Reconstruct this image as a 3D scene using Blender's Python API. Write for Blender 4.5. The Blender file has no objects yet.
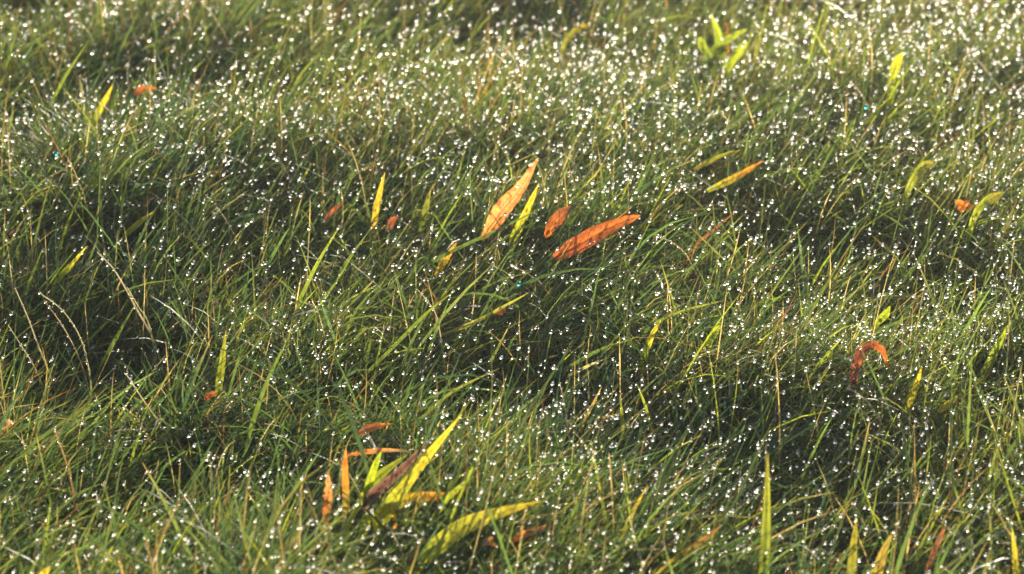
import bpy, math, random
import numpy as np
from mathutils import Vector

rng = np.random.default_rng(11)
random.seed(11)
scene = bpy.context.scene
C = scene.collection
W, H_ = 1024, 574

# ------------------------------------------------------------------ camera
PITCH = math.radians(22.0)
CAM = np.array((0.0, 0.0, 1.09))
FOC = 100.0
cam_data = bpy.data.cameras.new('camera')
cam = bpy.data.objects.new('camera', cam_data)
C.objects.link(cam)
cam.location = CAM
cam.rotation_euler = (math.pi / 2 - PITCH, 0, 0)
cam_data.lens = FOC
cam_data.sensor_width = 36.0
cam_data.clip_start = 0.05
cam_data.clip_end = 2000.0
cam_data.dof.use_dof = True
cam_data.dof.focus_distance = 2.66
cam_data.dof.aperture_fstop = 8.5
scene.camera = cam

# ------------------------------------------------------------------ sky, sun, exposure
SUN_EL = math.radians(13.0)
SUN_AZ = math.radians(15.0)          # to the right of the viewing direction (+Y), behind the grass
world = bpy.data.worlds.new('World')
scene.world = world
world.use_nodes = True
wn = world.node_tree.nodes
sky = wn.new('ShaderNodeTexSky')
sky.sky_type = 'NISHITA'
sky.sun_disc = False
sky.sun_elevation = SUN_EL
sky.sun_rotation = SUN_AZ
world.node_tree.links.new(sky.outputs[0], wn['Background'].inputs[0])
wn['Background'].inputs[1].default_value = 0.115

sun_data = bpy.data.lights.new('sun', 'SUN')
sun_data.energy = 5.0
sun_data.angle = math.radians(0.55)
sun_data.color = (1.0, 0.87, 0.69)
sun = bpy.data.objects.new('sun', sun_data)
C.objects.link(sun)
sdir = Vector((math.sin(SUN_AZ) * math.cos(SUN_EL), math.cos(SUN_AZ) * math.cos(SUN_EL), math.sin(SUN_EL)))
sun.rotation_euler = sdir.to_track_quat('Z', 'Y').to_euler()
sun.location = sdir * 30

scene.view_settings.view_transform = 'Standard'
scene.view_settings.look = 'None'
scene.view_settings.exposure = 1.55
scene.view_settings.gamma = 1.0
scene.view_settings.use_curve_mapping = False
scene.cycles.max_bounces = 10
scene.cycles.transmission_bounces = 8
scene.cycles.sample_clamp_direct = 0.0
scene.cycles.sample_clamp_indirect = 12.0
scene.cycles.use_denoising = True

# ------------------------------------------------------------------ camera maths used to find places on the ground
FWD = np.array((0, math.cos(PITCH), -math.sin(PITCH)))
UPV = np.array((0, math.sin(PITCH), math.cos(PITCH)))
def ray(px, py):
    u = (px - W / 2) / W * 36.0 / FOC
    v = (H_ / 2 - py) / W * 36.0 / FOC
    return FWD + np.array((u, 0, 0)) + UPV * v
def on_plane(px, py, z):
    d = ray(px, py)
    return CAM + d * ((z - CAM[2]) / d[2])
def on_y(px, py, y):
    d = ray(px, py)
    return CAM + d * (y / d[1])
def project(P):
    q = P - CAM
    dep = q @ FWD
    return (W / 2 + q[..., 0] / dep * FOC / 36.0 * W, H_ / 2 - (q @ UPV) / dep * FOC / 36.0 * W, dep)

# ------------------------------------------------------------------ terrain: uneven turf with hollows and hummocks
# px, py, height, radius across, radius in depth
BUMPS = [
    (500, 25, -.060, .10, .10), (60, 120, -.035, .12, .09), (235, 105, -.045, .10, .07), (40, 245, -.040, .10, .07),
    (70, 365, -.075, .11, .12), (180, 330, -.030, .08, .07), (690, 215, -.065, .08, .07), (860, 255, -.055, .12, .07),
    (500, 395, -.070, .09, .09), (690, 425, -.034, .13, .08), (830, 520, -.022, .14, .09), (990, 35, -.05, .09, .10),
    (620, 500, -.045, .10, .08), (90, 455, -.045, .10, .06), (970, 290, -.04, .08, .06), (420, 260, -.02, .10, .06),
    (620, 330, .024, .13, .07), (860, 395, .012, .14, .08), (330, 60, .030, .16, .10), (800, 100, .004, .22, .14),
    (480, 215, .020, .12, .08), (250, 260, .025, .12, .08), (330, 430, .025, .12, .08), (150, 520, .02, .14, .07),
    (940, 150, .004, .12, .08), (600, 110, .01, .12, .1), (420, 520, .015, .10, .06),
]
BW = [(on_plane(a, b, .03), h * (.60 if a < 600 and h < 0 else .42), sx, sy) for a, b, h, sx, sy in BUMPS]
_ph = rng.uniform(0, 6.28, (14, 2)); _an = rng.uniform(0, 6.28, 14); _fr = rng.uniform(5, 34, 14)
def ground_z(x, y):
    x = np.asarray(x, float); y = np.asarray(y, float)
    z = np.zeros(np.broadcast(x, y).shape)
    for p, h, sx, sy in BW:
        z = z + h * np.exp(-((x - p[0]) / sx) ** 2 - ((y - p[1]) / sy) ** 2)
    for k in range(14):
        z = z + .05 / _fr[k] * np.sin(_fr[k] * (x * math.cos(_an[k]) + y * math.sin(_an[k])) + _ph[k, 0])
    return z
def hollow(x, y):
    z = np.zeros(np.broadcast(x, y).shape)
    for p, h, sx, sy in BW:
        z = z + h * np.exp(-((x - p[0]) / sx) ** 2 - ((y - p[1]) / sy) ** 2)
    return z
def on_turf(px, py, up):
    z = up
    for _ in range(5):
        p = on_plane(px, py, z)
        z = float(ground_z(p[0], p[1])) + up
    return p

# ------------------------------------------------------------------ materials
def new_mat(name):
    m = bpy.data.materials.new(name)
    m.use_nodes = True
    nt = m.node_tree
    for n in list(nt.nodes): nt.nodes.remove(n)
    out = nt.nodes.new('ShaderNodeOutputMaterial')
    return m, nt, out
def leaf_material(name, trans=.5, gain=(1.5, 1.6, .55), rough=.34, noise_scale=180, spec=.5, blotch=None):
    m, nt, out = new_mat(name)
    N, L = nt.nodes, nt.links
    at = N.new('ShaderNodeAttribute'); at.attribute_name = 'col'
    no = N.new('ShaderNodeTexNoise'); no.inputs['Scale'].default_value = noise_scale; no.inputs['Detail'].default_value = 3
    tc = N.new('ShaderNodeTexCoord'); L.new(tc.outputs['Object'], no.inputs['Vector'])
    mr = N.new('ShaderNodeMapRange'); mr.inputs[1].default_value = .25; mr.inputs[2].default_value = .75
    mr.inputs[3].default_value = .65; mr.inputs[4].default_value = 1.3
    L.new(no.outputs['Fac'], mr.inputs[0])
    mu = N.new('ShaderNodeVectorMath'); mu.operation = 'SCALE'
    L.new(at.outputs['Color'], mu.inputs[0]); L.new(mr.outputs[0], mu.inputs['Scale'])
    if blotch:
        nb = N.new('ShaderNodeTexNoise'); nb.inputs['Scale'].default_value = 120; nb.inputs['Detail'].default_value = 4
        L.new(tc.outputs['Object'], nb.inputs['Vector'])
        rb = N.new('ShaderNodeMapRange'); rb.inputs[1].default_value = .54; rb.inputs[2].default_value = .66
        L.new(nb.outputs['Fac'], rb.inputs[0])
        mb = N.new('ShaderNodeMix'); mb.data_type = 'RGBA'
        L.new(rb.outputs[0], mb.inputs[0]); L.new(mu.outputs[0], mb.inputs[6]); mb.inputs[7].default_value = blotch
        mu_out = mb.outputs[2]
    else:
        mu_out = mu.outputs[0]
    pr = N.new('ShaderNodeBsdfPrincipled')
    L.new(mu_out, pr.inputs['Base Color'])
    pr.inputs['Roughness'].default_value = rough
    pr.inputs['Specular IOR Level'].default_value = spec
    g = N.new('ShaderNodeVectorMath'); g.operation = 'MULTIPLY'; g.inputs[1].default_value = gain
    L.new(mu_out, g.inputs[0])
    tr = N.new('ShaderNodeBsdfTranslucent'); L.new(g.outputs[0], tr.inputs['Color'])
    mx = N.new('ShaderNodeMixShader'); mx.inputs[0].default_value = trans
    L.new(pr.outputs[0], mx.inputs[1]); L.new(tr.outputs[0], mx.inputs[2])
    L.new(mx.outputs[0], out.inputs[0])
    return m
M_grass = leaf_material('grass_blade', .54, (1.66, 1.60, .80), .48, 160, .32)
M_leaf = leaf_material('broad_leaf', .58, (1.35, 1.25, .6), .38, 220)
M_dry = leaf_material('dry_leaf', .55, (1.4, 1.2, .7), .45, 200, .4, (.27, .09, .035, 1))
M_straw = leaf_material('straw', .40, (1.2, 1.1, .8), .5, 300, .3)

def water_material(name, colour=(1, 1, 1, 1), rough=.09):
    m, nt, out = new_mat(name)
    g = nt.nodes.new('ShaderNodeBsdfGlass')
    g.inputs['Color'].default_value = colour
    g.inputs['Roughness'].default_value = rough
    g.inputs['IOR'].default_value = 1.33
    nt.links.new(g.outputs[0], out.inputs[0])
    return m
M_dew = water_material('dew_water', rough=.24)
M_dew_glint_teal = water_material('dew_glint_teal', (.25, .85, 1, 1), .2)  # teal tint stands in for the colour of a dispersed sun glint

def soil_material():
    m, nt, out = new_mat('soil')
    N, L = nt.nodes, nt.links
    tc = N.new('ShaderNodeTexCoord')
    n1 = N.new('ShaderNodeTexNoise'); n1.inputs['Scale'].default_value = 14; n1.inputs['Detail'].default_value = 8
    L.new(tc.outputs['Object'], n1.inputs['Vector'])
    cr = N.new('ShaderNodeValToRGB')
    e = cr.color_ramp.elements
    e[0].position = .3; e[0].color = (.035, .028, .016, 1)
    e[1].position = .68; e[1].color = (.05, .075, .022, 1)
    L.new(n1.outputs['Fac'], cr.inputs[0])
    pr = N.new('ShaderNodeBsdfPrincipled'); pr.inputs['Roughness'].default_value = .9
    L.new(cr.outputs[0], pr.inputs['Base Color'])
    n2 = N.new('ShaderNodeTexNoise'); n2.inputs['Scale'].default_value = 160; n2.inputs['Detail'].default_value = 5
    L.new(tc.outputs['Object'], n2.inputs['Vector'])
    b = N.new('ShaderNodeBump'); b.inputs['Strength'].default_value = .7; b.inputs['Distance'].default_value = .01
    L.new(n2.outputs['Fac'], b.inputs['Height']); L.new(b.outputs[0], pr.inputs['Normal'])
    L.new(pr.outputs[0], out.inputs[0])
    return m
M_soil = soil_material()

# ------------------------------------------------------------------ mesh helpers
def grid_mesh(name, V, cols, mat, smooth=True):
    """V: (n, rows, cols, 3) strips -> one mesh; cols: (n, rows, cols, 3) colours."""
    n, R, K, _ = V.shape
    me = bpy.data.meshes.new(name)
    base = (np.arange(n) * R * K)[:, None, None]
    r = np.arange(R - 1)[:, None]; k = np.arange(K - 1)[None, :]
    a = (r * K + k)[None] + base
    F = np.stack((a, a + 1, a + K + 1, a + K), -1).reshape(-1, 4)
    me.vertices.add(n * R * K)
    me.vertices.foreach_set('co', V.astype(np.float32).ravel())
    me.loops.add(F.size)
    me.loops.foreach_set('vertex_index', F.astype(np.int32).ravel())
    me.polygons.add(len(F))
    me.polygons.foreach_set('loop_start', (np.arange(len(F)) * 4).astype(np.int32))
    me.polygons.foreach_set('use_smooth', np.full(len(F), smooth))
    at = me.attributes.new('col', 'FLOAT_COLOR', 'POINT')
    cc = np.ones((n * R * K, 4), np.float32)
    cc[:, :3] = cols.reshape(-1, 3)
    at.data.foreach_set('color', cc.ravel())
    me.update(calc_edges=True)
    me.materials.append(mat)
    return me
def link(name, me, parent=None):
    o = bpy.data.objects.new(name, me)
    C.objects.link(o)
    o.parent = parent
    return o
def tag(o, label=None, cat=None, group=None, kind=None):
    if label: o['label'] = label
    if cat: o['category'] = cat
    if group: o['group'] = group
    if kind: o['kind'] = kind
    return o

# ------------------------------------------------------------------ ground: one sheet, fine under the grass, out to the horizon
t = np.linspace(-1, 1, 221)
gx = np.sinh(t * 6.9) / math.sinh(6.9) * 600 * 1.0 + t * 1.6
gy = np.sinh(t * 6.9) / math.sinh(6.9) * 600 + t * 1.6 + 2.7
X, Y = np.meshgrid(gx, gy)
Z = ground_z(X, Y)
G = np.stack((X, Y, Z), -1)[None]
ground = link('ground', grid_mesh('ground', G, np.full(G.shape, .1), M_soil))
tag(ground, 'dark damp soil under the grass', None, None, 'structure')

# ------------------------------------------------------------------ the leaves and stalks one can tell apart
GREEN = (.060, .095, .030); MIDG = (.085, .125, .032); LIME = (.24, .30, .030); YELL = (.42, .33, .035); OLIVE = (.17, .18, .03)
ORNG = (.52, .17, .035); RUST = (.30, .075, .025); TAN = (.46, .32, .16); STRAW = (.42, .34, .20); BROWN = (.16, .075, .035)
PURP = (.085, .035, .04); PALE = (.52, .47, .34)
keep_out = []        # (pixel polyline, half width, depth): grass that would stand right in front is thinned there
dew_pts, dew_rad = [], []

def spine_from_pixels(pts, up, dy):
    """First pixel is placed at height `up` over the turf; the rest lie in a plane that leans away by dy metres over the length."""
    p0 = on_turf(pts[0][0], pts[0][1], up)
    out = [p0]
    n = len(pts) - 1
    for i, (a, b) in enumerate(pts[1:]):
        out.append(on_y(a, b, p0[1] + dy * (i + 1) / n))
    return np.array(out)
def resample(P, n):
    """Catmull-Rom through P, n points."""
    Q = np.vstack((2 * P[0] - P[1], P, 2 * P[-1] - P[-2]))
    m = len(P) - 1
    out = []
    for s in np.linspace(0, m, n):
        i = min(int(s), m - 1); f = s - i
        a, b, c, d = Q[i:i + 4]
        out.append(.5 * (2 * b + (c - a) * f + (2 * a - 5 * b + 4 * c - d) * f * f + (3 * b - a - 3 * c + d) * f ** 3))
    return np.array(out)
def leaf_strip(P, width, c0, c1, shape='blade', fold=.25, roll=0.0, curl=0.0, wav=0.0, edge=None, cols=5, rough_edge=.0, fexp=1.2):
    """Leaf surface along the spine P with a V fold, edge waves and a colour run from c0 to c1."""
    n = len(P)
    T = np.gradient(P, axis=0); T /= np.linalg.norm(T, axis=1)[:, None]
    view = P - CAM; view /= np.linalg.norm(view, axis=1)[:, None]
    S = np.cross(T, view); S /= np.linalg.norm(S, axis=1)[:, None]
    Nn = np.cross(S, T)
    s = np.linspace(0, 1, n)
    if shape == 'blade': prof = np.minimum(1, .55 + s * 1.6) * np.clip(1 - s ** 3.2, 0.03, 1)
    elif shape == 'leaf': prof = np.clip(np.sin(np.pi * np.clip(s, 0, 1) ** .8) ** .75, .04, 1)
    elif shape == 'stalk': prof = np.clip(1 - .65 * s, .1, 1)
    else: prof = np.clip(1 - s ** 5, .1, 1) * np.clip(.45 + s * 3, 0, 1)
    kk = np.linspace(-1, 1, cols)
    V = np.zeros((n, cols, 3)); CC = np.zeros((n, cols, 3))
    ph = random.uniform(0, 6)
    for j, k in enumerate(kk):
        ang = roll + curl * s
        sv = S * np.cos(ang)[:, None] + Nn * np.sin(ang)[:, None]
        nv = -S * np.sin(ang)[:, None] + Nn * np.cos(ang)[:, None]
        jag = 1 + abs(k) * (rough_edge * np.array([random.uniform(-1, 1) for _ in range(n)]) + .10 * np.sin(s * random.uniform(5, 11) + random.uniform(0, 6)))
        hw = width * .5 * prof * jag
        w2 = wav * width * abs(k) * np.sin(s * 9 + ph + k)
        V[:, j] = P + sv * (k * hw)[:, None] - nv * (abs(k) * hw * fold + w2)[:, None]
        f = s[:, None] ** fexp
        c = np.array(c0) * (1 - f) + np.array(c1) * f
        if edge is not None:
            e = abs(k) ** 2 * .8
            c = c * (1 - e) + np.array(edge) * e
        vein = random.uniform(.74, 1.18)
        CC[:, j] = c * vein * np.array([random.uniform(.82, 1.16) for _ in range(n)])[:, None]
    return V[None], CC[None]
def px_size(P):
    return float((P - CAM) @ FWD) * 36.0 / FOC / W
def build_leaf(name, pts, wpx, c0, c1, shape, up=.04, dy=0.0, root=True, parent=None, mat=None, drops=2, rib=True, **kw):
    P = spine_from_pixels(pts, up, dy)
    width = wpx * px_size(P[0])
    if wpx >= 7 and 'cols' not in kw: kw['cols'] = 9
    if name in ('dry_leaf', 'curled_leaf'):
        mat = M_dry; kw['rough_edge'] = max(kw.get('rough_edge', 0), .09); kw['wav'] = max(kw.get('wav', 0), .07)
    keep_out.append((pts, wpx * .5 + 1.5, float(((P - CAM) @ FWD).mean())))
    Q = resample(P, 22 if len(P) > 1 else 2)
    if root:
        d = Q[0] - Q[2]
        d = d / np.linalg.norm(d)
        foot = Q[0] + d * .02 + np.array((0, 0, -.012))
        gz = float(ground_z(foot[0], foot[1])) - .006
        low = np.array((foot[0] + d[0] * .012, foot[1] + .004, min(gz, foot[2] - .01)))
        Q = np.vstack((resample(np.array((low, foot, Q[0])), 7)[:-1], Q))
    V, CC = leaf_strip(Q, width, c0, c1, shape, **kw)
    me = grid_mesh(name, V, CC, mat or M_leaf)
    o = link(name, me, parent)
    if rib and wpx >= 8:
        r, rc = leaf_strip(Q[:-1] + (CAM - Q[:-1]) / np.linalg.norm(CAM - Q[:-1], axis=1)[:, None] * .0018, width * .07,
                           np.array(c0) * .75, np.array(c1) * .75, 'stalk', fold=-.8, roll=kw.get('roll', 0), curl=kw.get('curl', 0), cols=3)
        link('midrib', grid_mesh('midrib', r, rc, mat or M_leaf), o if parent is None else o)
    k0 = 7 if root else 0
    for _ in range(drops * 2):
        i = random.randint(k0, len(Q) - 1)
        off = (CAM - Q[i]) / np.linalg.norm(CAM - Q[i]) * .0008
        dew_pts.append(Q[i] + off + np.array((random.uniform(-.3, .3) * width, 0, 0))); dew_rad.append(random.uniform(.0006, .0013))
    return o
def leaf(name, cat, label, pts, wpx, c0, c1, shape='blade', group=None, **kw):
    o = build_leaf(name, pts, wpx, c0, c1, shape, **kw)
    tag(o, label, cat, group)
    return o

GO = 'dry orange and brown leaves lying in the grass'
GY = 'broad yellow and lime blades standing in the grass'
# fallen and withered leaves
leaf('dry_leaf', 'leaf', 'upright glowing orange leaf, the largest, with a dewy tip', [(481, 240), (498, 216), (519, 190), (538, 158)], 17, (.55, .25, .09), (.55, .30, .14), 'leaf', GO, up=.05, dy=.02, root=False, fold=.2, roll=.25, drops=5, wav=.04, edge=(.55, .2, .06))
leaf('dry_leaf', 'leaf', 'twisted orange leaf lying with rust red edges, right of the upright one', [(554, 258), (574, 248), (598, 234), (622, 222), (640, 216)], 16, (.34, .09, .03), ORNG, 'strap', GO, up=.055, dy=.03, root=False, fold=.35, roll=.1, curl=.3, drops=5, wav=.10, edge=RUST)
leaf('dry_leaf', 'leaf', 'short orange leaf with purple tip between the two big orange leaves', [(546, 238), (552, 224), (561, 214), (571, 206)], 13, ORNG, PURP, 'leaf', GO, up=.05, dy=.015, root=False, fold=.3, roll=-.3, drops=3)
leaf('curled_leaf', 'leaf', 'brown leaf arched into a hoop with orange lit end', [(853, 388), (856, 368), (862, 351), (873, 345), (883, 352), (889, 368)], 10, (.09, .03, .03), ORNG, 'strap', GO, up=.04, dy=.02, root=False, fold=.5, roll=.5, curl=-1.1, drops=7, wav=.16, rough_edge=.2, fexp=2.6)  # sunlit end put into the colour run, dark leg to orange
leaf('dry_leaf', 'leaf', 'small ragged orange leaf near the far right edge in pale grass', [(955, 200), (963, 206), (972, 209), (979, 206)], 12, ORNG, (.6, .22, .05), 'leaf', GO, up=.075, dy=.03, root=False, fold=.4, rough_edge=.3)
leaf('dry_leaf', 'leaf', 'thin orange leaf lying flat beside a yellow blade, upper left', [(132, 95), (142, 90), (157, 88)], 8, RUST, ORNG, 'leaf', GO, up=.075, dy=.02, root=False, fold=.4)
leaf('dry_leaf', 'leaf', 'orange bent leaf standing like a stem left of the lime tuft', [(346, 505), (345, 475), (346, 448)], 7, OLIVE, ORNG, 'strap', GO, up=.04, drops=2)
leaf('dry_leaf', 'leaf', 'crumpled tan and rust leaf upright beside the orange stem leaf', [(327, 506), (329, 490), (328, 470)], 9, RUST, TAN, 'leaf', GO, up=.045, drops=4, rough_edge=.3, wav=.1)
leaf('dry_leaf', 'leaf', 'long pinkish brown leaf sweeping right from the orange stem leaf', [(348, 455), (366, 452), (392, 450), (412, 452)], 5, ORNG, TAN, 'blade', GO, up=.055, dy=.02, root=False)
leaf('dry_leaf', 'leaf', 'pale orange curled leaf lying under the broad lime blade tip', [(510, 543), (526, 533), (542, 529), (556, 524)], 8, ORNG, TAN, 'leaf', GO, up=.045, dy=.02, root=False, curl=.8, rough_edge=.2)
leaf('dry_leaf', 'leaf', 'tiny orange leaf fragment below the lime tuft end', [(482, 546), (489, 541), (496, 546)], 8, TAN, ORNG, 'leaf', GO, up=.05, dy=.01, root=False, rough_edge=.4)
leaf('dry_leaf', 'leaf', 'bright tan leaf scrap cut by the left edge of the picture', [(-6, 430), (4, 424), (13, 422)], 9, ORNG, PALE, 'leaf', GO, up=.05, dy=.01, root=False, drops=7, rough_edge=.2)
leaf('dry_leaf', 'leaf', 'small rust leaf below the olive blade at lower left', [(204, 400), (210, 395), (217, 393)], 7, RUST, ORNG, 'leaf', GO, up=.05, dy=.01, root=False)
leaf('dry_leaf', 'leaf', 'brown leaf scrap beside the yellow spear in the upper middle', [(388, 230), (392, 222), (398, 216)], 8, BROWN, RUST, 'leaf', GO, up=.045, dy=.01, root=False)
leaf('dry_leaf', 'leaf', 'narrow orange brown leaf leaning right, left of the yellow spear', [(324, 222), (333, 211), (343, 203)], 5, BROWN, RUST, 'leaf', GO, up=.045, dy=.01, root=False)
leaf('dry_leaf', 'leaf', 'small orange scrap on the long lime blade in the middle', [(494, 314), (501, 311), (506, 309)], 7, RUST, ORNG, 'leaf', GO, up=.05, dy=.01, root=False)
leaf('dry_leaf', 'leaf', 'brown curled leaf above the orange stem leaf, lower middle', [(355, 436), (370, 428), (392, 424)], 8, BROWN, ORNG, 'leaf', GO, up=.05, dy=.02, root=False, curl=.7)
leaf('dry_leaf', 'leaf', 'pinkish leaf low in the shade near the bottom right corner', [(930, 562), (937, 545), (946, 525)], 6, BROWN, (.14, .07, .045), 'leaf', GO, up=.045, dy=.01)
leaf('dry_leaf', 'leaf', 'thin rust brown blade above the dark hollow, right of the orange leaves', [(698, 243), (718, 226), (737, 210)], 3.5, BROWN, BROWN, 'blade', GO, up=.045, dy=.01)

# yellow and lime blades
leaf('broad_leaf', 'leaf', 'yellow green blade right behind the upright orange leaf', [(515, 236), (526, 212), (539, 183)], 9, LIME, YELL, 'blade', GY, up=.04, fold=.3)
leaf('broad_leaf', 'leaf', 'yellow spear standing alone in the upper middle', [(376, 210), (380, 192), (385, 172)], 7, (.34, .27, .04), (.40, .28, .04), 'blade', GY, up=.045)
leaf('broad_leaf', 'leaf', 'short yellow blade low left of the upright orange leaf', [(442, 264), (449, 254), (457, 242)], 7, YELL, ORNG, 'blade', GY, up=.04)
leaf('broad_leaf', 'leaf', 'thin yellow blade, the upper of two on the right slope', [(694, 170), (712, 160), (735, 150)], 5, YELL, LIME, 'blade', GY, up=.055, root=False, dy=.02)
leaf('broad_leaf', 'leaf', 'yellow blade with orange tip, lower of two on the right slope', [(707, 191), (734, 178), (763, 161)], 8, LIME, ORNG, 'blade', GY, up=.055, root=False, dy=.02, fold=.4)
leaf('broad_leaf', 'leaf', 'single broad lime blade pointing right at the bottom, the widest', [(433, 548), (462, 528), (500, 513), (541, 501)], 19, LIME, YELL, 'blade', GY, up=.05, dy=.02, fold=.18, roll=.2, drops=6)
leaf('broad_leaf', 'leaf', 'tall dark green blade rising straight from the bottom edge', [(764, 585), (766, 520), (768, 452)], 11, MIDG, OLIVE, 'blade', GY, up=.03, fold=.35, drops=6)
leaf('broad_leaf', 'leaf', 'shaded olive blade leaning right near the bottom middle', [(660, 572), (688, 552), (721, 526)], 12, OLIVE, BROWN, 'blade', GY, up=.04, fold=.3)
leaf('broad_leaf', 'leaf', 'olive yellow blade at the bottom edge, left of a similar one', [(850, 590), (853, 550), (857, 517)], 10, (.13, .14, .03), (.17, .15, .03), 'blade', GY, up=.03, fold=.3)  # colours darkened to paint in the shade of this corner
leaf('broad_leaf', 'leaf', 'slanting yellow blade with straw tip at the bottom edge', [(874, 590), (882, 556), (893, 532)], 11, (.20, .16, .03), (.24, .18, .07), 'blade', GY, up=.03, fold=.3)  # dimmed yellow, the lower right shade is put into the colour
leaf('broad_leaf', 'leaf', 'narrow yellow green blade in the bottom right corner', [(1017, 590), (1015, 556), (1012, 528)], 7, OLIVE, YELL, 'blade', GY, up=.03)
leaf('broad_leaf', 'leaf', 'bright green blade leaning right, near the middle of right edge', [(983, 375), (996, 350), (1010, 322)], 9, MIDG, LIME, 'blade', GY, up=.04)
leaf('broad_leaf', 'leaf', 'short yellow blade lying right of the hoop shaped leaf', [(938, 412), (948, 404), (961, 394)], 7, YELL, LIME, 'blade', GY, up=.045, root=False, dy=.015)
leaf('broad_leaf', 'leaf', 'upright dull yellow blade just right of the hoop shaped leaf', [(910, 402), (916, 386), (922, 366)], 8, OLIVE, YELL, 'blade', GY, up=.04)
leaf('broad_leaf', 'leaf', 'bright yellow green blade slanting by the orange leaf, upper left', [(96, 117), (104, 102), (113, 84)], 7, LIME, YELL, 'blade', GY, up=.045)
leaf('broad_leaf', 'leaf', 'yellow blade slanting right at far left, middle height', [(60, 277), (72, 264), (87, 246)], 6, LIME, YELL, 'blade', GY, up=.045)
leaf('broad_leaf', 'leaf', 'yellow tipped blade lying right, above the arched straw stalk', [(126, 234), (140, 222), (154, 211)], 6, LIME, YELL, 'blade', GY, up=.045)
leaf('broad_leaf', 'leaf', 'olive broad blade upright in the shaded left grass', [(219, 388), (222, 362), (226, 330)], 8, (.15, .18, .03), OLIVE, 'blade', GY, up=.04)
leaf('broad_leaf', 'leaf', 'soft yellow leaf tuft at top right, right of the lime weed', [(894, 72), (897, 62), (903, 52)], 10, LIME, YELL, 'leaf', GY, up=.075)
leaf('broad_leaf', 'leaf', 'pale yellow leaf in bright grass above the small orange leaf', [(918, 172), (925, 166), (934, 163)], 10, LIME, YELL, 'leaf', GY, up=.075, dy=.02)
leaf('broad_leaf', 'leaf', 'pale yellow leaf right of the small ragged orange leaf', [(986, 202), (995, 197), (1004, 192)], 10, LIME, YELL, 'leaf', GY, up=.075, dy=.02)
leaf('broad_leaf', 'leaf', 'yellow green blade leaning right in the bright middle ridge', [(647, 348), (653, 334), (661, 320)], 7, LIME, YELL, 'blade', GY, up=.04)
leaf('broad_leaf', 'leaf', 'short lime blade on the ridge left of the hoop shaped leaf', [(710, 340), (716, 331), (722, 323)], 8, LIME, LIME, 'blade', GY, up=.04)
leaf('broad_leaf', 'leaf', 'small lime leaf in sparkling grass above the hoop shaped leaf', [(878, 322), (886, 314), (890, 306)], 8, LIME, LIME, 'leaf', GY, up=.045)
leaf('broad_leaf', 'leaf', 'olive blade upright right of the yellow spear', [(422, 222), (426, 208), (431, 190)], 7, MIDG, OLIVE, 'blade', GY, up=.04)
leaf('broad_leaf', 'leaf', 'yellow leaf hanging on a dark stem at the top middle', [(574, 32), (582, 27), (590, 25)], 7, OLIVE, YELL, 'leaf', GY, up=.075, dy=.02)
leaf('broad_leaf', 'leaf', 'yellow blade scrap at the bottom edge near the left corner', [(38, 580), (45, 572), (50, 566)], 8, YELL, YELL, 'blade', GY, up=.05)
leaf('broad_leaf', 'leaf', 'thin yellow green blade above the widest lime blade', [(448, 497), (460, 487), (474, 476)], 6, LIME, LIME, 'blade', GY, up=.05, dy=.01)

# two plants with several blades each
def plant(name, label, cat, blades):
    b0 = on_turf(blades[0][0][0][0], blades[0][0][0][1], .0)
    e = bpy.data.objects.new(name, None)
    C.objects.link(e); e.empty_display_size = .02
    tag(e, label, cat)
    for pts, w, c0, c1, shape, kw in blades:
        build_leaf('blade', pts, w, c0, c1, shape, parent=e, **kw)
    return e
plant('broad_grass_tuft', 'lime and yellow tuft of broad blades with one dark purple blade', 'grass tuft', [
    ([(388, 508), (404, 486), (428, 456), (462, 414)], 15, LIME, YELL, 'blade', dict(up=.045, dy=.01, fold=.2, roll=.2, drops=3)),
    ([(389, 506), (412, 498), (436, 496), (462, 493)], 12, LIME, ORNG, 'blade', dict(up=.045, dy=.015, fold=.3, drops=3)),
    ([(369, 498), (388, 482), (408, 463), (432, 438)], 11, PURP, PURP, 'blade', dict(up=.045, dy=.01, fold=.4, drops=12, edge=(.2, .14, .15))),
    ([(369, 486), (374, 468), (382, 450)], 9, LIME, LIME, 'blade', dict(up=.045, drops=1)),
    ([(372, 482), (389, 468), (408, 454)], 9, LIME, OLIVE, 'blade', dict(up=.045, dy=.02, drops=2)),
    ([(354, 512), (360, 502), (363, 497)], 7, LIME, LIME, 'blade', dict(up=.045, drops=1)),
    ([(392, 506), (395, 522), (393, 530)], 5, YELL, ORNG, 'strap', dict(up=.05, drops=1, root=False)),
])
plant('leafy_weed', 'bright lime leafy weed at the top, blurred among dew', 'weed', [
    ([(722, 52), (718, 34), (711, 14)], 9, MIDG, LIME, 'leaf', dict(up=.065, drops=2)),
    ([(716, 48), (730, 38), (747, 29)], 9, MIDG, LIME, 'leaf', dict(up=.065, drops=2)),
    ([(734, 58), (742, 48), (748, 42)], 9, LIME, LIME, 'leaf', dict(up=.065, drops=1)),
    ([(708, 56), (702, 44), (700, 36)], 9, MIDG, LIME, 'leaf', dict(up=.065, drops=1)),
    ([(728, 52), (728, 40), (726, 22)], 2.5, BROWN, RUST, 'stalk', dict(up=.05, drops=0)),
])

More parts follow.
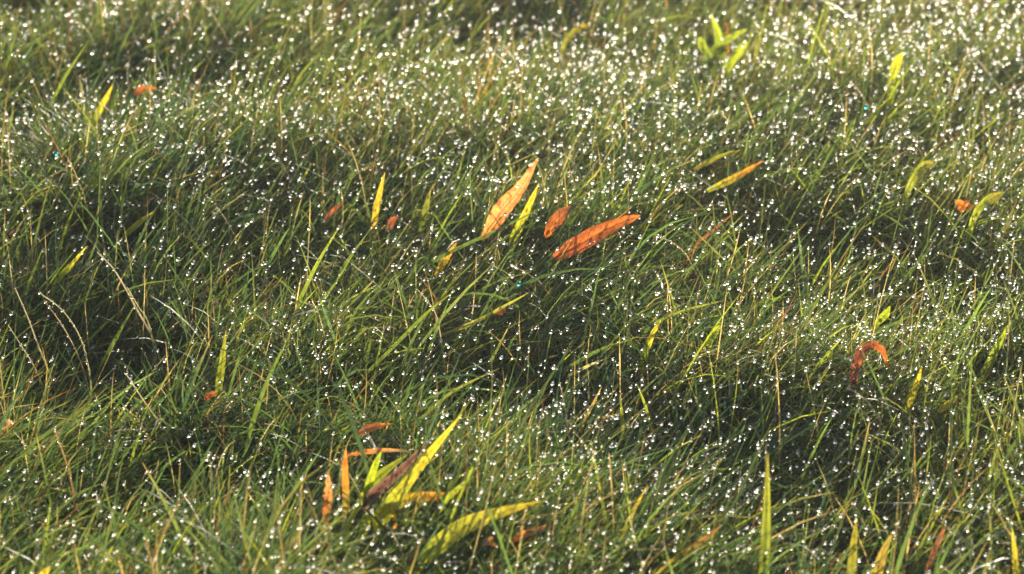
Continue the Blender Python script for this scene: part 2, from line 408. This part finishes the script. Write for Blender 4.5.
# straw stalks and single green blades
GS = 'pale straw stalks arching out of the grass'
GB = 'single green blades rising above the turf'
def stalk(label, pts, c0=STRAW, c1=PALE, w=2.2, beads=5):
    return leaf('straw_stalk', 'stalk', label, pts, w * .8, np.array(c0) * .8, np.array(c1) * .75, 'stalk', GS, up=.045, drops=beads, mat=M_straw, cols=3, fold=.9)
def blade(label, pts, c0=MIDG, c1=(.14, .18, .03), w=3.4, beads=3, root=True):
    return leaf('grass_blade', 'blade', label, pts, w, c0, c1, 'blade', GB, up=.045, root=root, drops=beads, cols=3, fold=.5)
stalk('straw stalk arching right over the orange leaf area, upper left', [(97, 52), (91, 36), (82, 25), (66, 14)], beads=3)
stalk('long arched pale stalk in the left half, ending above the shaded hollow', [(150, 332), (136, 308), (124, 286), (112, 267), (97, 252)], w=3.2)
stalk('longest straight stalk slanting through the dark hollow at far left', [(58, 400), (48, 370), (38, 345), (28, 318), (15, 288)], OLIVE, PALE, 3)
stalk('beaded stalk arching beside the dark hollow, bent over at its top', [(88, 412), (91, 385), (82, 342), (64, 312), (40, 293)], OLIVE, PALE, 3, 12)
stalk('thin stalk running under the beaded arch at far left', [(76, 350), (62, 325), (44, 300)], STRAW, TAN, 2)
stalk('beaded pale stalk leaning left at the lower edge of the dark hollow', [(56, 402), (44, 388), (34, 366), (24, 350), (8, 325)], STRAW, PALE, 3, 9)
stalk('straight stalk with a bright bead on top, left of the olive blade', [(168, 434), (146, 404), (126, 374)], OLIVE, PALE, 3, 5)
stalk('bent stalk above the shaded left grass, right of the beaded arch', [(155, 352), (148, 322), (138, 306), (127, 287)], OLIVE, PALE, 2.8)
stalk('brown tipped stalk with beads, below the bead topped stalk', [(146, 432), (136, 418), (124, 407)], BROWN, TAN, 3.2, 7)
stalk('pale stalk leaning left in the bottom left corner', [(50, 474), (32, 452), (14, 432)], STRAW, PALE, 3)
stalk('brown stem rising steeply in the bottom left corner', [(74, 494), (66, 462), (54, 428)], BROWN, TAN, 3)
stalk('thick straw piece lying at the bottom edge, left side', [(126, 572), (112, 558), (96, 550)], TAN, PALE, 4)
stalk('straw piece lying at the bottom edge below the lime tuft', [(332, 576), (320, 562), (304, 550)], TAN, PALE, 4)
stalk('thin straw below the lime tuft, right of its orange stub', [(402, 552), (394, 536), (386, 522)])
stalk('straw stalk broken over in the middle, above the lime tuft', [(443, 352), (437, 318), (428, 302), (417, 289)], beads=5)
stalk('pale stalk leaning left below the yellow spear, mid left', [(354, 142), (342, 124), (329, 112)])
stalk('thin pale stalk leaning left at upper left, beside a yellow stem', [(233, 140), (224, 128), (214, 119)])
stalk('thin pale stalk at the top edge, left quarter', [(224, 32), (212, 14), (200, 0)])
stalk('hook shaped straw in the bright upper middle', [(405, 124), (407, 110), (404, 98), (399, 95)])
stalk('yellow stem leaning right below the dark top hollow', [(484, 92), (496, 70), (511, 43)], YELL, TAN, 4)
stalk('bright long straw slanting down at the top right corner', [(1010, 100), (990, 75), (966, 46)], STRAW, PALE, 3.5, 8)
stalk('second bright straw right of the long one, top right corner', [(1012, 80), (1000, 66), (987, 52)], STRAW, PALE, 3, 6)
stalk('short straw slanting in the bright grass at top right', [(868, 106), (860, 92), (849, 80)], beads=3)
stalk('tall yellow stem right of the lime weed', [(752, 78), (758, 46), (767, 6)], YELL, LIME, 4.5)
stalk('thin yellow stem standing upright at upper left', [(252, 158), (252, 142), (255, 120)], YELL, TAN, 3)
stalk('dark stem leaning left under the yellow leaf at top middle', [(602, 48), (588, 34), (570, 20)], BROWN, BROWN, 3)
stalk('straw bent right above the dark middle band', [(687, 256), (676, 245), (657, 235)])
stalk('fine straw lying left of the turquoise drop', [(540, 282), (528, 274), (510, 264)], w=2)
stalk('short straw stub left of the hoop shaped leaf foot', [(868, 402), (858, 394), (848, 388)])
stalk('pale stalk leaning left in the dark middle hollow', [(569, 436), (565, 408), (560, 384)], STRAW, PALE, 2.5, 6)
stalk('pale vertical stalk in the bottom middle, left of the tall dark blade', [(614, 536), (612, 495), (609, 453)], OLIVE, TAN, 4, 4)
stalk('beaded stalk leaning left below the bottom middle glints', [(642, 566), (636, 542), (630, 520)], STRAW, PALE, 2.4, 7)
stalk('straw leaning left beside the yellow blade at far left', [(140, 270), (132, 261), (122, 252)])
stalk('straw leaning left in the middle of the left half', [(234, 234), (226, 220), (216, 206)])
blade('long green blade leaning right at the upper left', [(50, 104), (68, 72), (88, 42)])
blade('green blade arching right below the top left corner', [(134, 54), (158, 42), (186, 31)], w=3.5)
blade('green blade leaning right at upper left, below the top edge stalk', [(178, 88), (190, 74), (204, 60)])
blade('long green blade leaning right left of the dark top hollow', [(284, 108), (300, 76), (324, 48)])
blade('green blade arching over the dark top hollow', [(452, 42), (468, 33), (487, 28)])
blade('long broad green blade sweeping right below the upright orange leaf', [(412, 274), (450, 252), (498, 230), (545, 206)], GREEN, MIDG, 4.2, 5)
blade('long yellow green blade leaning right in the centre', [(366, 374), (402, 338), (428, 312), (458, 288)], MIDG, (.13, .17, .03), 4, 4)
blade('long lime blade lying right, under the centre blade', [(440, 336), (470, 324), (505, 306), (530, 292)], OLIVE, (.22, .22, .04), 4, 3, root=False)
blade('dark green blade leaning right in the shaded left grass', [(98, 374), (116, 338), (136, 303)], GREEN, MIDG, 4.5)
blade('green blade upright in the bottom left corner', [(128, 474), (134, 452), (141, 428)])
blade('yellowish green blade upright at the bottom edge, left side', [(44, 550), (47, 526), (51, 500)])
blade('green blade leaning right near the left edge, middle height', [(26, 290), (34, 270), (43, 248)])
blade('pale straight blade lying right in the dark middle hollow', [(566, 377), (586, 367), (607, 358)], OLIVE, PALE, 3, root=False)
blade('light blade upright on the dark middle band', [(623, 432), (622, 415), (620, 396)], OLIVE, LIME, 4)
blade('light blade leaning right on the dark middle band', [(578, 434), (590, 410), (602, 386)], OLIVE, TAN, 4)
blade('green blade leaning left on the dark middle band', [(652, 432), (646, 408), (637, 384)], MIDG, LIME, 3.5)
blade('green blade leaning right, left of the hoop shaped leaf', [(812, 374), (826, 356), (843, 337)], MIDG, LIME, 4)
blade('blade leaning right with a big glint at the bottom middle', [(620, 542), (632, 514), (648, 484)], MIDG, YELL, 4.5)
blade('green blade leaning left beside the pale vertical stalk, bottom middle', [(606, 524), (599, 484), (590, 440)], MIDG, OLIVE, 3.5)
blade('thin blade leaning right in the bluish shade at bottom right', [(920, 548), (934, 522), (949, 494)], MIDG, OLIVE, 3.5)
blade('green blade leaning right in the centre, left of the broken straw', [(300, 300), (318, 262), (340, 226)], MIDG, LIME, 4)
blade('tall green blade crossing the turf left of the lime tuft', [(250, 430), (268, 380), (292, 330)], GREEN, MIDG, 4.5)
blade('long green blade sweeping right on the middle ridge', [(640, 330), (680, 312), (726, 300)], MIDG, OLIVE, 3.5, root=False)
blade('green blade sweeping right below the middle ridge', [(560, 372), (600, 350), (640, 336)], GREEN, MIDG, 4, root=False)
blade('long green blade leaning right above the lime tuft', [(420, 420), (452, 392), (500, 368)], GREEN, OLIVE, 3.5)
blade('green blade standing right of the widest lime blade', [(560, 560), (566, 530), (580, 498)], GREEN, MIDG, 4.5)

# ------------------------------------------------------------------ grass: tufts of thin blades over the whole turf
def field(x, y, seed):
    r = np.random.default_rng(seed); z = np.zeros_like(x)
    for _ in range(9):
        a, f, p = r.uniform(0, 6.28), r.uniform(3, 16), r.uniform(0, 6.28)
        z += np.sin(f * (x * math.cos(a) + y * math.sin(a)) + p)
    return z / 3.0
def make_blades(n_tufts, per, xy, tall, wscale, seg):
    """Returns spine points (n, seg+1, 3), side vectors, half widths, colours."""
    r = rng
    cx, cy = xy
    n = n_tufts * per
    tx = np.repeat(cx, per); ty = np.repeat(cy, per)
    trad = np.repeat(r.uniform(.006, .022, n_tufts), per)
    aa = r.uniform(0, 2 * np.pi, n); rr = np.sqrt(r.uniform(0, 1, n))
    bx = tx + np.cos(aa) * rr * trad * 1.4; by = ty + np.sin(aa) * rr * trad * 1.4
    lean_az = .22 + .6 * field(cx, cy, 5) + r.normal(0, .55, n_tufts)          # 0 = leaning to the right (+X)
    az = np.repeat(lean_az, per) + r.normal(0, .6, n)
    mix = r.uniform(0, 1, n) < .26
    az = np.where(mix, r.uniform(-np.pi, np.pi, n), az)
    hol = hollow(bx, by)
    lm = np.repeat(1 + .28 * field(cx, cy, 9) + r.normal(0, .24, n_tufts), per) * np.clip(1 + hol * 3.5, .62, 1.25)
    kind = r.uniform(0, 1, n)
    L = tall * np.clip(lm, .45, 1.7) * r.uniform(.55, 1.25, n)
    Wd = wscale * r.uniform(.8, 1.7, n)
    th0 = np.abs(r.normal(.30, .24, n)) + np.repeat(r.uniform(.10, .60, n_tufts), per)
    th1 = th0 + np.abs(r.normal(.60, .38, n))
    straw = kind < .055; brown = (kind >= .055) & (kind < .10); broad = (kind > .915)
    L = np.where(broad, L * 1.22, L)
    Wd = np.where(straw | brown, Wd * .75, Wd); Wd = np.where(broad, Wd * 1.9, Wd)
    th0 = np.where(straw, np.abs(r.normal(.2, .3, n)), th0)
    th1 = np.where(straw, th0 + r.normal(.5, .6, n), th1)
    th1 = np.minimum(th1, 1.75)
    s = np.linspace(0, 1, seg + 1)
    P = np.zeros((n, seg + 1, 3))
    P[:, 0, 0] = bx; P[:, 0, 1] = by; P[:, 0, 2] = ground_z(bx, by) - .004
    daz = r.normal(0, .35, n)
    T = None
    for k in range(seg):
        sm = (k + .5) / seg
        th = th0 + (th1 - th0) * sm ** 1.3
        a = az + daz * sm
        T = np.stack((np.sin(th) * np.cos(a), np.sin(th) * np.sin(a), np.cos(th)), -1)
        P[:, k + 1] = P[:, k] + T * (L / seg)[:, None]
    tw = r.uniform(-.9, .9, n); dtw = r.normal(0, .8, n)
    return P, az, daz, tw, dtw, Wd, (straw, brown, broad), kind
def blade_colours(P, kinds, n, seg):
    r = rng
    straw, brown, broad = kinds
    pal = np.array([GREEN, (.052, .088, .034), (.080, .110, .034), (.105, .130, .040), (.046, .078, .040)])
    c = pal[r.integers(0, len(pal), n)]
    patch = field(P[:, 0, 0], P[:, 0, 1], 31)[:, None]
    c = c * (1 + (.18 * patch + .22 * np.clip(P[:, 0, :1] * 1.2 + (P[:, 0, 1:2] - 2.8) * .7, -.6, 1)) * np.array((1.35, .9, .3)))  # grass's own tone variation; brightening to the right also put into the colour
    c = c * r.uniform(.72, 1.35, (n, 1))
    dry = np.array([STRAW, TAN, (.30, .22, .10), (.36, .30, .17)])[r.integers(0, 4, n)] * r.uniform(.4, .9, (n, 1))
    rust = np.array([BROWN, (.19, .09, .045), (.25, .15, .07)])[r.integers(0, 3, n)] * r.uniform(.7, 1.1, (n, 1))
    c = np.where(straw[:, None], dry, c); c = np.where(brown[:, None], rust, c)
    lime = r.uniform(0, 1, n) < .05
    c = np.where(lime[:, None] & ~straw[:, None], np.array(LIME) * r.uniform(.5, .9, (n, 1)), c)
    s = np.linspace(0, 1, seg + 1)[None, :, None]
    basec = np.array((.17, .16, .07)) * .8
    tipc = np.where(r.uniform(0, 1, (n, 1)) < .16, np.array((.30, .22, .09)), c * 1.15)
    wb = np.clip(.45 - s * 1.6, 0, 1); wt = np.clip((s - .72) / .28, 0, 1) ** 1.5
    return c[:, None] * (1 - wb) * (1 - wt) + basec * wb * (1 - wt) + tipc[:, None] * wt
def blades_to_mesh(name, P, az, daz, tw, dtw, Wd, cols, mat):
    n, m, _ = P.shape
    s = np.linspace(0, 1, m)
    T = np.gradient(P, axis=1); T /= np.linalg.norm(T, axis=2)[..., None]
    a = az[:, None] + daz[:, None] * s
    side = np.stack((-np.sin(a), np.cos(a), np.zeros_like(a)), -1)
    nor = np.cross(side, T)
    tt = tw[:, None] + dtw[:, None] * s
    sv = side * np.cos(tt)[..., None] + nor * np.sin(tt)[..., None]
    prof = np.clip((.6 + .9 * s) * (1 - s ** 2.6), .04, 1)
    hw = Wd[:, None] * .5 * prof[None]
    V = np.stack((P - sv * hw[..., None], P + sv * hw[..., None]), 2)
    CC = np.repeat(cols[:, :, None, :], 2, 2)
    return grid_mesh(name, V, CC, mat)

def in_front_of_leaf(P):
    """Chance that a blade standing right before one of the single leaves is left out."""
    px, py, dep = project(P)
    bad = np.zeros(len(P))
    for pts, hw, d in keep_out:
        A = np.array(pts, float)
        lo = A.min(0) - hw - 3; hi = A.max(0) + hw + 3
        cand = np.where(((px > lo[0]) & (px < hi[0]) & (py > lo[1]) & (py < hi[1]) & (dep < d)).any(1))[0]
        if not len(cand): continue
        qx, qy = px[cand], py[cand]
        dm = np.full(qx.shape, 1e9)
        for i in range(len(A) - 1):
            a, b = A[i], A[i + 1]; ab = b - a
            t_ = np.clip(((qx - a[0]) * ab[0] + (qy - a[1]) * ab[1]) / (ab @ ab), 0, 1)
            dm = np.minimum(dm, np.hypot(qx - a[0] - t_ * ab[0], qy - a[1] - t_ * ab[1]))
        bad[cand] = np.maximum(bad[cand], ((dm < hw + 1) & (dep[cand] < d)).any(1) * (.70 if hw > 6 else .93 if hw > 4.4 else .6))
    return bad

def scatter(n, y0, y1, margin):
    """Uniform places in the wedge of turf that the camera looks at, plus a margin."""
    out = np.zeros((0, 2))
    while len(out) < n:
        y = rng.uniform(y0, y1, n); x = rng.uniform(-1.1, 1.1, n)
        half = .197 * y + margin
        ok = np.abs(x) < half
        out = np.vstack((out, np.stack((x[ok], y[ok]), -1)))
    return out[:n, 0], out[:n, 1]

SEG = 5
NT, PER = 9000, 18
xy = scatter(NT, 1.72, 4.5, .14)
P, az, daz, tw, dtw, Wd, kinds, kd = make_blades(NT, PER, xy, .086, .00128, SEG)
cols = blade_colours(P, kinds, len(P), SEG)
bad = rng.uniform(0, 1, len(P)) < in_front_of_leaf(P)
ok = ~bad
P, az, daz, tw, dtw, Wd, cols = P[ok], az[ok], daz[ok], tw[ok], dtw[ok], Wd[ok], cols[ok]
grass = link('grass', blades_to_mesh('grass', P, az, daz, tw, dtw, Wd, cols, M_grass))
tag(grass, 'fine wet green grass leaning right, mixed with straw', 'grass', None, 'stuff')

# coarser grass around and beyond the picture
NT2, PER2 = 4200, 12
cx = rng.uniform(-5, 5, 40000); cy = rng.uniform(.4, 9, 40000)
out = (np.abs(cx) > .197 * cy + .12) | (cy < 1.74) | (cy > 4.47)
dens = rng.uniform(0, 1, 40000) < np.clip(1.1 / (1 + (np.hypot(cx, cy - 2.8) - 1) * 1.2), .1, 1)
cx, cy = cx[out & dens][:NT2], cy[out & dens][:NT2]
P2, a2, d2, t2, dt2, W2, k2, _ = make_blades(len(cx), PER2, (cx, cy), .085, .0034, 4)
P2[:, :, 0] += 0
g2 = link('surrounding_grass', blades_to_mesh('surrounding_grass', P2, a2, d2, t2, dt2, W2, blade_colours(P2, k2, len(P2), 4), M_grass))
tag(g2, 'coarser grass of the meadow around the turf', 'grass', None, 'stuff')

# ------------------------------------------------------------------ dew
def drops_on(P, count, smin, smax, r0, r1, tip=False):
    i = rng.integers(0, len(P), count)
    s = np.ones(count) * .999 if tip else rng.uniform(smin, smax, count)
    f = s * (P.shape[1] - 1); k = np.minimum(f.astype(int), P.shape[1] - 2); f = (f - k)[:, None]
    p = P[i, k] * (1 - f) + P[i, k + 1] * f
    rad = r0 + (r1 - r0) * rng.uniform(0, 1, count) ** 1.8
    p[:, 2] += rad * .5
    return p, rad
pts, rads = [np.array(dew_pts)], [np.array(dew_rad)]
top = P[:, 3:, 2].max(1) - ground_z(P[:, 0, 0], P[:, 0, 1])
high = P[(top > np.quantile(top, .72))]
for args in ((high, 42000, 0, 1, .0007, .0022, True), (high, 30000, .6, 1, .0006, .0014), (P, 90000, .35, 1, .00025, .0006)):
    p, r_ = drops_on(*args)
    wet = .66 + .36 * np.clip(p[:, 0] * 1.6 + (p[:, 1] - 2.7) * .5, -1, 1) + .15 * field(p[:, 0], p[:, 1], 77)
    wet = wet * np.clip(1.2 - .52 * (p[:, 1] - 2.2), .42, 1.2)
    keep = rng.uniform(0, 1, len(p)) < wet
    r_ = r_ * np.clip(.82 + .30 * (p[:, 1] - 2.2), .75, 1.2)
    pts.append(p[keep]); rads.append(r_[keep])
strung = high[rng.integers(0, len(high), 2600)]          # blades with drops strung along them
for k in range(7):
    p, r_ = drops_on(strung, 1, .5, .5, .0005, .0012)
    sN = np.clip(.42 + .085 * k + rng.normal(0, .012, len(strung)), .3, .999) * (strung.shape[1] - 1)
    kk = np.minimum(sN.astype(int), strung.shape[1] - 2); ff = (sN - kk)[:, None]; ii = np.arange(len(strung))
    pts.append(strung[ii, kk] * (1 - ff) + strung[ii, kk + 1] * ff); rads.append(rng.uniform(.0004, .0011, len(strung)))
pts = np.vstack(pts); rads = np.concatenate(rads)
me = bpy.data.meshes.new('dewdrops')
me.vertices.add(len(pts)); me.vertices.foreach_set('co', pts.astype(np.float32).ravel())
at = me.attributes.new('radius', 'FLOAT', 'POINT'); at.data.foreach_set('value', rads.astype(np.float32))
me.materials.append(M_dew)
dew = link('dewdrops', me)
tag(dew, 'sparkling dewdrops scattered over all the grass', 'dew', None, 'stuff')
ng = bpy.data.node_groups.new('dew_instances', 'GeometryNodeTree')
ng.interface.new_socket('Geometry', in_out='INPUT', socket_type='NodeSocketGeometry')
ng.interface.new_socket('Geometry', in_out='OUTPUT', socket_type='NodeSocketGeometry')
gi = ng.nodes.new('NodeGroupInput'); go = ng.nodes.new('NodeGroupOutput')
ico = ng.nodes.new('GeometryNodeMeshIcoSphere'); ico.inputs['Radius'].default_value = 1; ico.inputs['Subdivisions'].default_value = 3
sm = ng.nodes.new('GeometryNodeSetShadeSmooth'); stm = ng.nodes.new('GeometryNodeSetMaterial'); stm.inputs['Material'].default_value = M_dew
iop = ng.nodes.new('GeometryNodeInstanceOnPoints')
na = ng.nodes.new('GeometryNodeInputNamedAttribute'); na.data_type = 'FLOAT'; na.inputs['Name'].default_value = 'radius'
lk = ng.links.new
lk(ico.outputs['Mesh'], sm.inputs[0]); lk(sm.outputs[0], stm.inputs['Geometry']); lk(stm.outputs[0], iop.inputs['Instance'])
lk(gi.outputs[0], iop.inputs['Points']); lk(na.outputs['Attribute'], iop.inputs['Scale']); lk(iop.outputs[0], go.inputs[0])
dew.modifiers.new('dew', 'NODES').node_group = ng

# ------------------------------------------------------------------ thin mist volume, added for the milky veil towards the sun
bx = bpy.data.meshes.new('haze')
hv = [(x, y, z) for x in (-640, 640) for y in (-640, 645) for z in (-1.4, 1.3)]
bx.from_pydata(hv, [], [(0, 1, 3, 2), (4, 6, 7, 5), (0, 4, 5, 1), (2, 3, 7, 6), (0, 2, 6, 4), (1, 5, 7, 3)])
hm, hnt, hout = new_mat('haze')
pv = hnt.nodes.new('ShaderNodeVolumePrincipled')
pv.inputs['Color'].default_value = (.95, .97, 1, 1); pv.inputs['Density'].default_value = .0028; pv.inputs['Anisotropy'].default_value = .72
hnt.links.new(pv.outputs[0], hout.inputs['Volume'])
bx.materials.append(hm)
haze = link('haze', bx)
tag(haze, 'thin mist added over the grass for a milky veil of light', 'haze', None, 'stuff')

# single big drops that stand out
import bmesh
def drop(label, px, py, r, up=.07, mat=M_dew):
    bm = bmesh.new()
    bmesh.ops.create_icosphere(bm, subdivisions=3, radius=r)
    for v in bm.verts:
        if v.co.z < 0: v.co.z *= .82
    me = bpy.data.meshes.new('dewdrop'); bm.to_mesh(me); bm.free()
    me.polygons.foreach_set('use_smooth', [True] * len(me.polygons)); me.materials.append(mat)
    o = link('dewdrop', me); o.location = on_turf(px, py, up)
    tag(o, label, 'dewdrop', 'big dewdrops that stand out')
drop('turquoise glinting dewdrop below the orange leaves', 519, 284, .0022, .075, M_dew_glint_teal)
drop('turquoise glinting dewdrop near the left edge', 57, 154, .0020, .075, M_dew_glint_teal)
drop('large bright dewdrop on a leaning blade at the bottom middle', 634, 510, .0022)
drop('large bright dewdrop above and right of the leaning blade, bottom middle', 683, 493, .0022)
drop('bluish dewdrop on a short straw in the top right quarter', 866, 107, .0022, .075, M_dew_glint_teal)
drop('bright dewdrop on top of the bead topped stalk at lower left', 126, 373, .0018)
